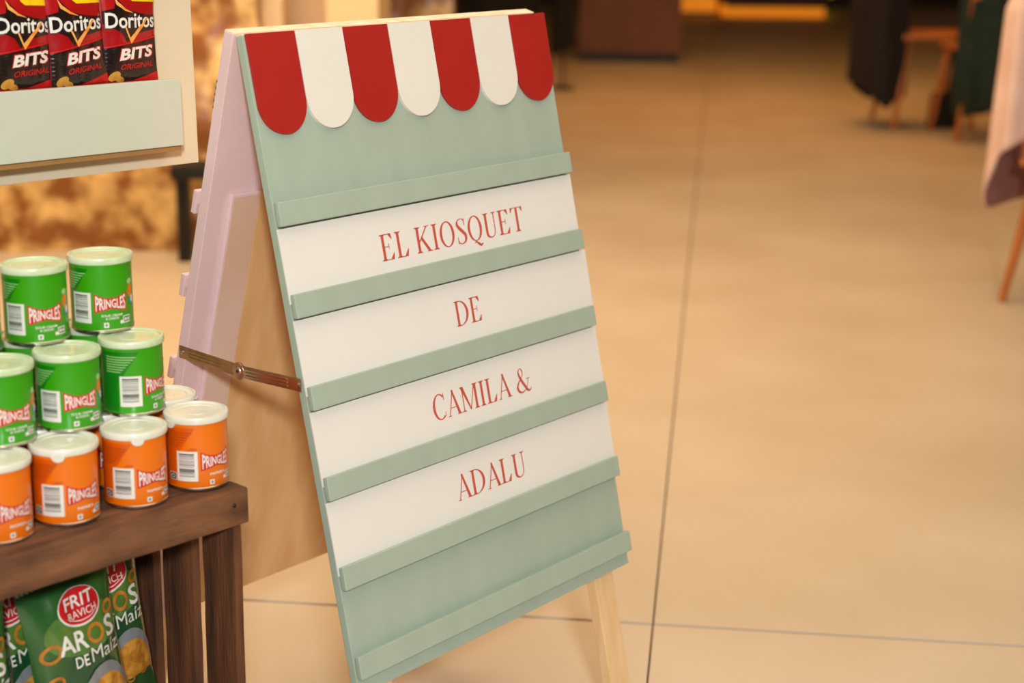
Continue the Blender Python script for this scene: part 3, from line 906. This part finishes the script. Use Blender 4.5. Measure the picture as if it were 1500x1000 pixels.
def coat(loc, rz, z0, z1, rx, ry, label, m, minner, hem, folds=9, seed=0.0, amp=0.022, taper=0.75, cat='coat', lean=0.0, name='coat'):
    """hanging cloth shell around a chair back; hem(phi) lifts the lower edge; phi=-90deg faces local -y"""
    n, k = 72, 22
    mb = MB(m, minner)
    def sh(phi, t, ins):
        z = z0 + hem(phi) * (1 - t) + (z1 - z0) * t
        tt = min(1, max(0, (z - z0) / (z1 - z0)))
        g = 1 - (1 - taper) * tt
        if tt > 0.86: g *= math.sqrt(max(0.0, 1 - ((tt - 0.86) / 0.1401) ** 2))
        rip = amp * (1 - 0.75 * tt) * (math.sin(phi * folds + seed + 1.3 * math.sin(2 * phi)) + 0.5 * noise.noise(Vector((math.cos(phi) * 2 + seed, math.sin(phi) * 2, z * 3))))
        return Vector(((rx * g + rip - ins) * math.cos(phi) + lean * (1 - tt), (ry * g + rip - ins) * math.sin(phi), z))
    for ins, mm in ((0.0, 0), (0.012, 1)):
        vs = [sh(2 * PI * i / n, j / k, ins) for j in range(k + 1) for i in range(n)]
        mb.add(vs, [(j * n + i, j * n + (i + 1) % n, (j + 1) * n + (i + 1) % n, (j + 1) * n + i) for j in range(k) for i in range(n)], mm)
    vs = [sh(2 * PI * i / n, 0, ins) for ins in (0.0, 0.012) for i in range(n)]
    mb.add(vs, [(i, (i + 1) % n, n + (i + 1) % n, n + i) for i in range(n)], 0)
    o = mb.obj(name, None, True, loc, rz)
    return tag(o, label, cat, 'coats hung over the background chairs')

# pair of chairs far right
chair((2.33, 9.80, 0), math.radians(95), 'wooden chair under the dark brown coat, beyond the right floor', 0.53)
coat((2.055, 9.78, 0), 0, 0.13, 1.05, 0.145, 0.26, 'dark brown coat hanging from a chair back, left of the green coat', 'coat_dark', 'coat_black',
     lambda p: 0.12 * max(0, -math.cos(p)) + 0.10 * max(0, math.cos(p)) ** 2, 7, 1.0, 0.02, 1.05)
chair((2.56, 9.35, 0), math.radians(185), 'wooden chair under the dark green coat', 0.50)
coat((2.50, 9.16, 0), 0, 0.15, 1.05, 0.155, 0.10, 'dark green coat hanging from a chair back', 'coat_green', 'coat_black', lambda p: 0.02 * math.sin(3 * p), 9, 2.0, 0.016, 0.95)
# handbag between them
hb = tag(empty('handbag', (2.42, 9.72, 0)), 'black handbag with a looped strap under the far chair', 'bag')
mb = MB('black_metal'); mb.box(-0.07, 0.12, -0.05, 0.05, 0.0, 0.20, 0, lambda x, y, z: Vector((x * (1 - z), y * (1 - 2.5 * z), z)), 0.015); mb.obj('pouch', hb, 'auto')
mb = MB('black_metal')
mb.tube([(-0.03 + 0.10 * math.sin(PI * i / 14) * 0.6 + 0.07 * i / 14, 0, 0.17 + 0.30 * math.sin(PI * i / 14)) for i in range(15)], 0.014, 8)
mb.obj('strap', hb, 'auto')
# pink coat on the near right chair
chair((1.89, 5.36, 0), math.radians(45), 'wooden chair under the pink coat at the right picture edge', 0.47)
coat((1.705, 5.535, 0), math.radians(45), 0.285, 1.02, 0.245, 0.115, 'pale pink coat with a mauve lining over a chair at the right edge', 'coat_pink', 'lining',
     lambda p: max(0.0, min(1.0, 0.5 + 1.6 * math.cos(p - math.radians(238)))) * (0.235 + 0.08 * math.cos(p + math.radians(62))), 6, 0.4, 0.012, 0.84)
# black coat behind the sign top
chair((-0.10, 11.75, 0), math.radians(180), 'wooden chair under the black coat behind the sign', 0.47)
coat((-0.14, 11.55, 0), 0, 0.27, 1.05, 0.31, 0.11, 'black coat hanging over a chair behind the top of the sign', 'coat_black', 'coat_black', lambda p: 0.03 * math.sin(2 * p), 8, 3.0, 0.015, 0.85)
coat((0.32, 11.48, 0), 0, 0.26, 1.02, 0.075, 0.06, 'narrow black cloth hanging free to the right of the black coat', 'coat_black', 'coat_black', lambda p: 0.03 * math.cos(p), 5, 0.3, 0.008, 0.9, 'cloth', 0.0, 'hanging_cloth')
sc = tag(empty('coat_hanger_stand', (0.32, 11.48, 0)), 'thin black stand carrying the narrow black cloth behind the sign', 'stand')
mb = MB('black_metal'); mb.tube([(0, 0, 0.01), (0, 0, 1.25)], 0.008, 10); mb.obj('pole', sc, 'auto')
mb = MB('black_metal'); mb.lathe([(0.0001, 0.018), (0.06, 0.016), (0.085, 0.006), (0.085, 0.0)], 28); mb.obj('foot_plate', sc, 'auto')

# brown plinth, low black bench, lit counter
pl = tag(empty('plinth', (0.905, 13.75, 0), math.radians(-3)), 'plain brown plinth standing on the floor right of the sign top', 'plinth')
mb = MB('brown_box'); mb.box(-0.395, 0.395, -0.3, 0.3, 0.07, 1.05, 0, None, 0.006); mb.obj('body', pl)
mb = MB('black_metal'); mb.box(-0.385, 0.385, -0.29, 0.29, 0.0, 0.0695); mb.obj('toe_kick', pl)
bn = tag(empty('bench', (-0.852, 5.86, 0)), 'low black bench against the stone wall behind the sign', 'bench')
mb = MB('black_metal'); mb.box(-0.32, 0.40, -0.09, 0.07, 0.30, 0.345, 0, None, 0.004); mb.obj('top', bn)
for x in (-0.295, 0.375):
    for y in (0.0,):
        mb = MB('black_metal'); mb.box(x - 0.02, x + 0.02, y - 0.03, y + 0.03, 0.0, 0.2998, 0, None, 0.002); mb.obj('leg', bn)
ct = tag(empty('counter', (2.75, 19.2, 0)), 'dark red counter with an amber lit base at the far end', 'counter')
mb = MB('counter_red'); mb.box(-0.45, 0.66, -0.3, 0.3, 0.105, 1.1, 0, None, 0.01); mb.obj('body', ct)
mb = MB('glow_amber'); mb.box(-0.47, 0.62, -0.27, 0.27, 0.01, 0.104); mb.obj('light_strip', ct)
mb = MB('counter_red'); mb.box(-0.5, 0.8, -0.34, 0.34, 1.1005, 1.14, 0, None, 0.01); mb.obj('worktop', ct)
lb = tag(empty('light_box', (2.0, 19.3, 0)), 'small amber glowing floor light beside the far counter', 'lamp')
mb = MB('glow_amber'); mb.box(-0.20, 0.22, -0.1, 0.1, 0.03, 0.20, 0, None, 0.01); mb.obj('diffuser', lb)
mb = MB('black_metal'); mb.box(-0.205, 0.225, -0.105, 0.105, 0.0, 0.0298); mb.obj('base', lb)
gl = tag(empty('floor_lamp', (3.62, 20.3, 0)), 'lime yellow glowing lamp far off at the top of the picture', 'lamp')
mb = MB('glow_lime'); mb.lathe([(0.0001, 0.32), (0.07, 0.30), (0.09, 0.24), (0.07, 0.16), (0.0001, 0.14)], 20); mb.obj('globe', gl, True)
mb = MB('black_metal'); mb.lathe([(0.0001, 0.1398), (0.03, 0.139), (0.06, 0.02), (0.10, 0.0)], 20); mb.obj('foot_plate', gl, 'auto')
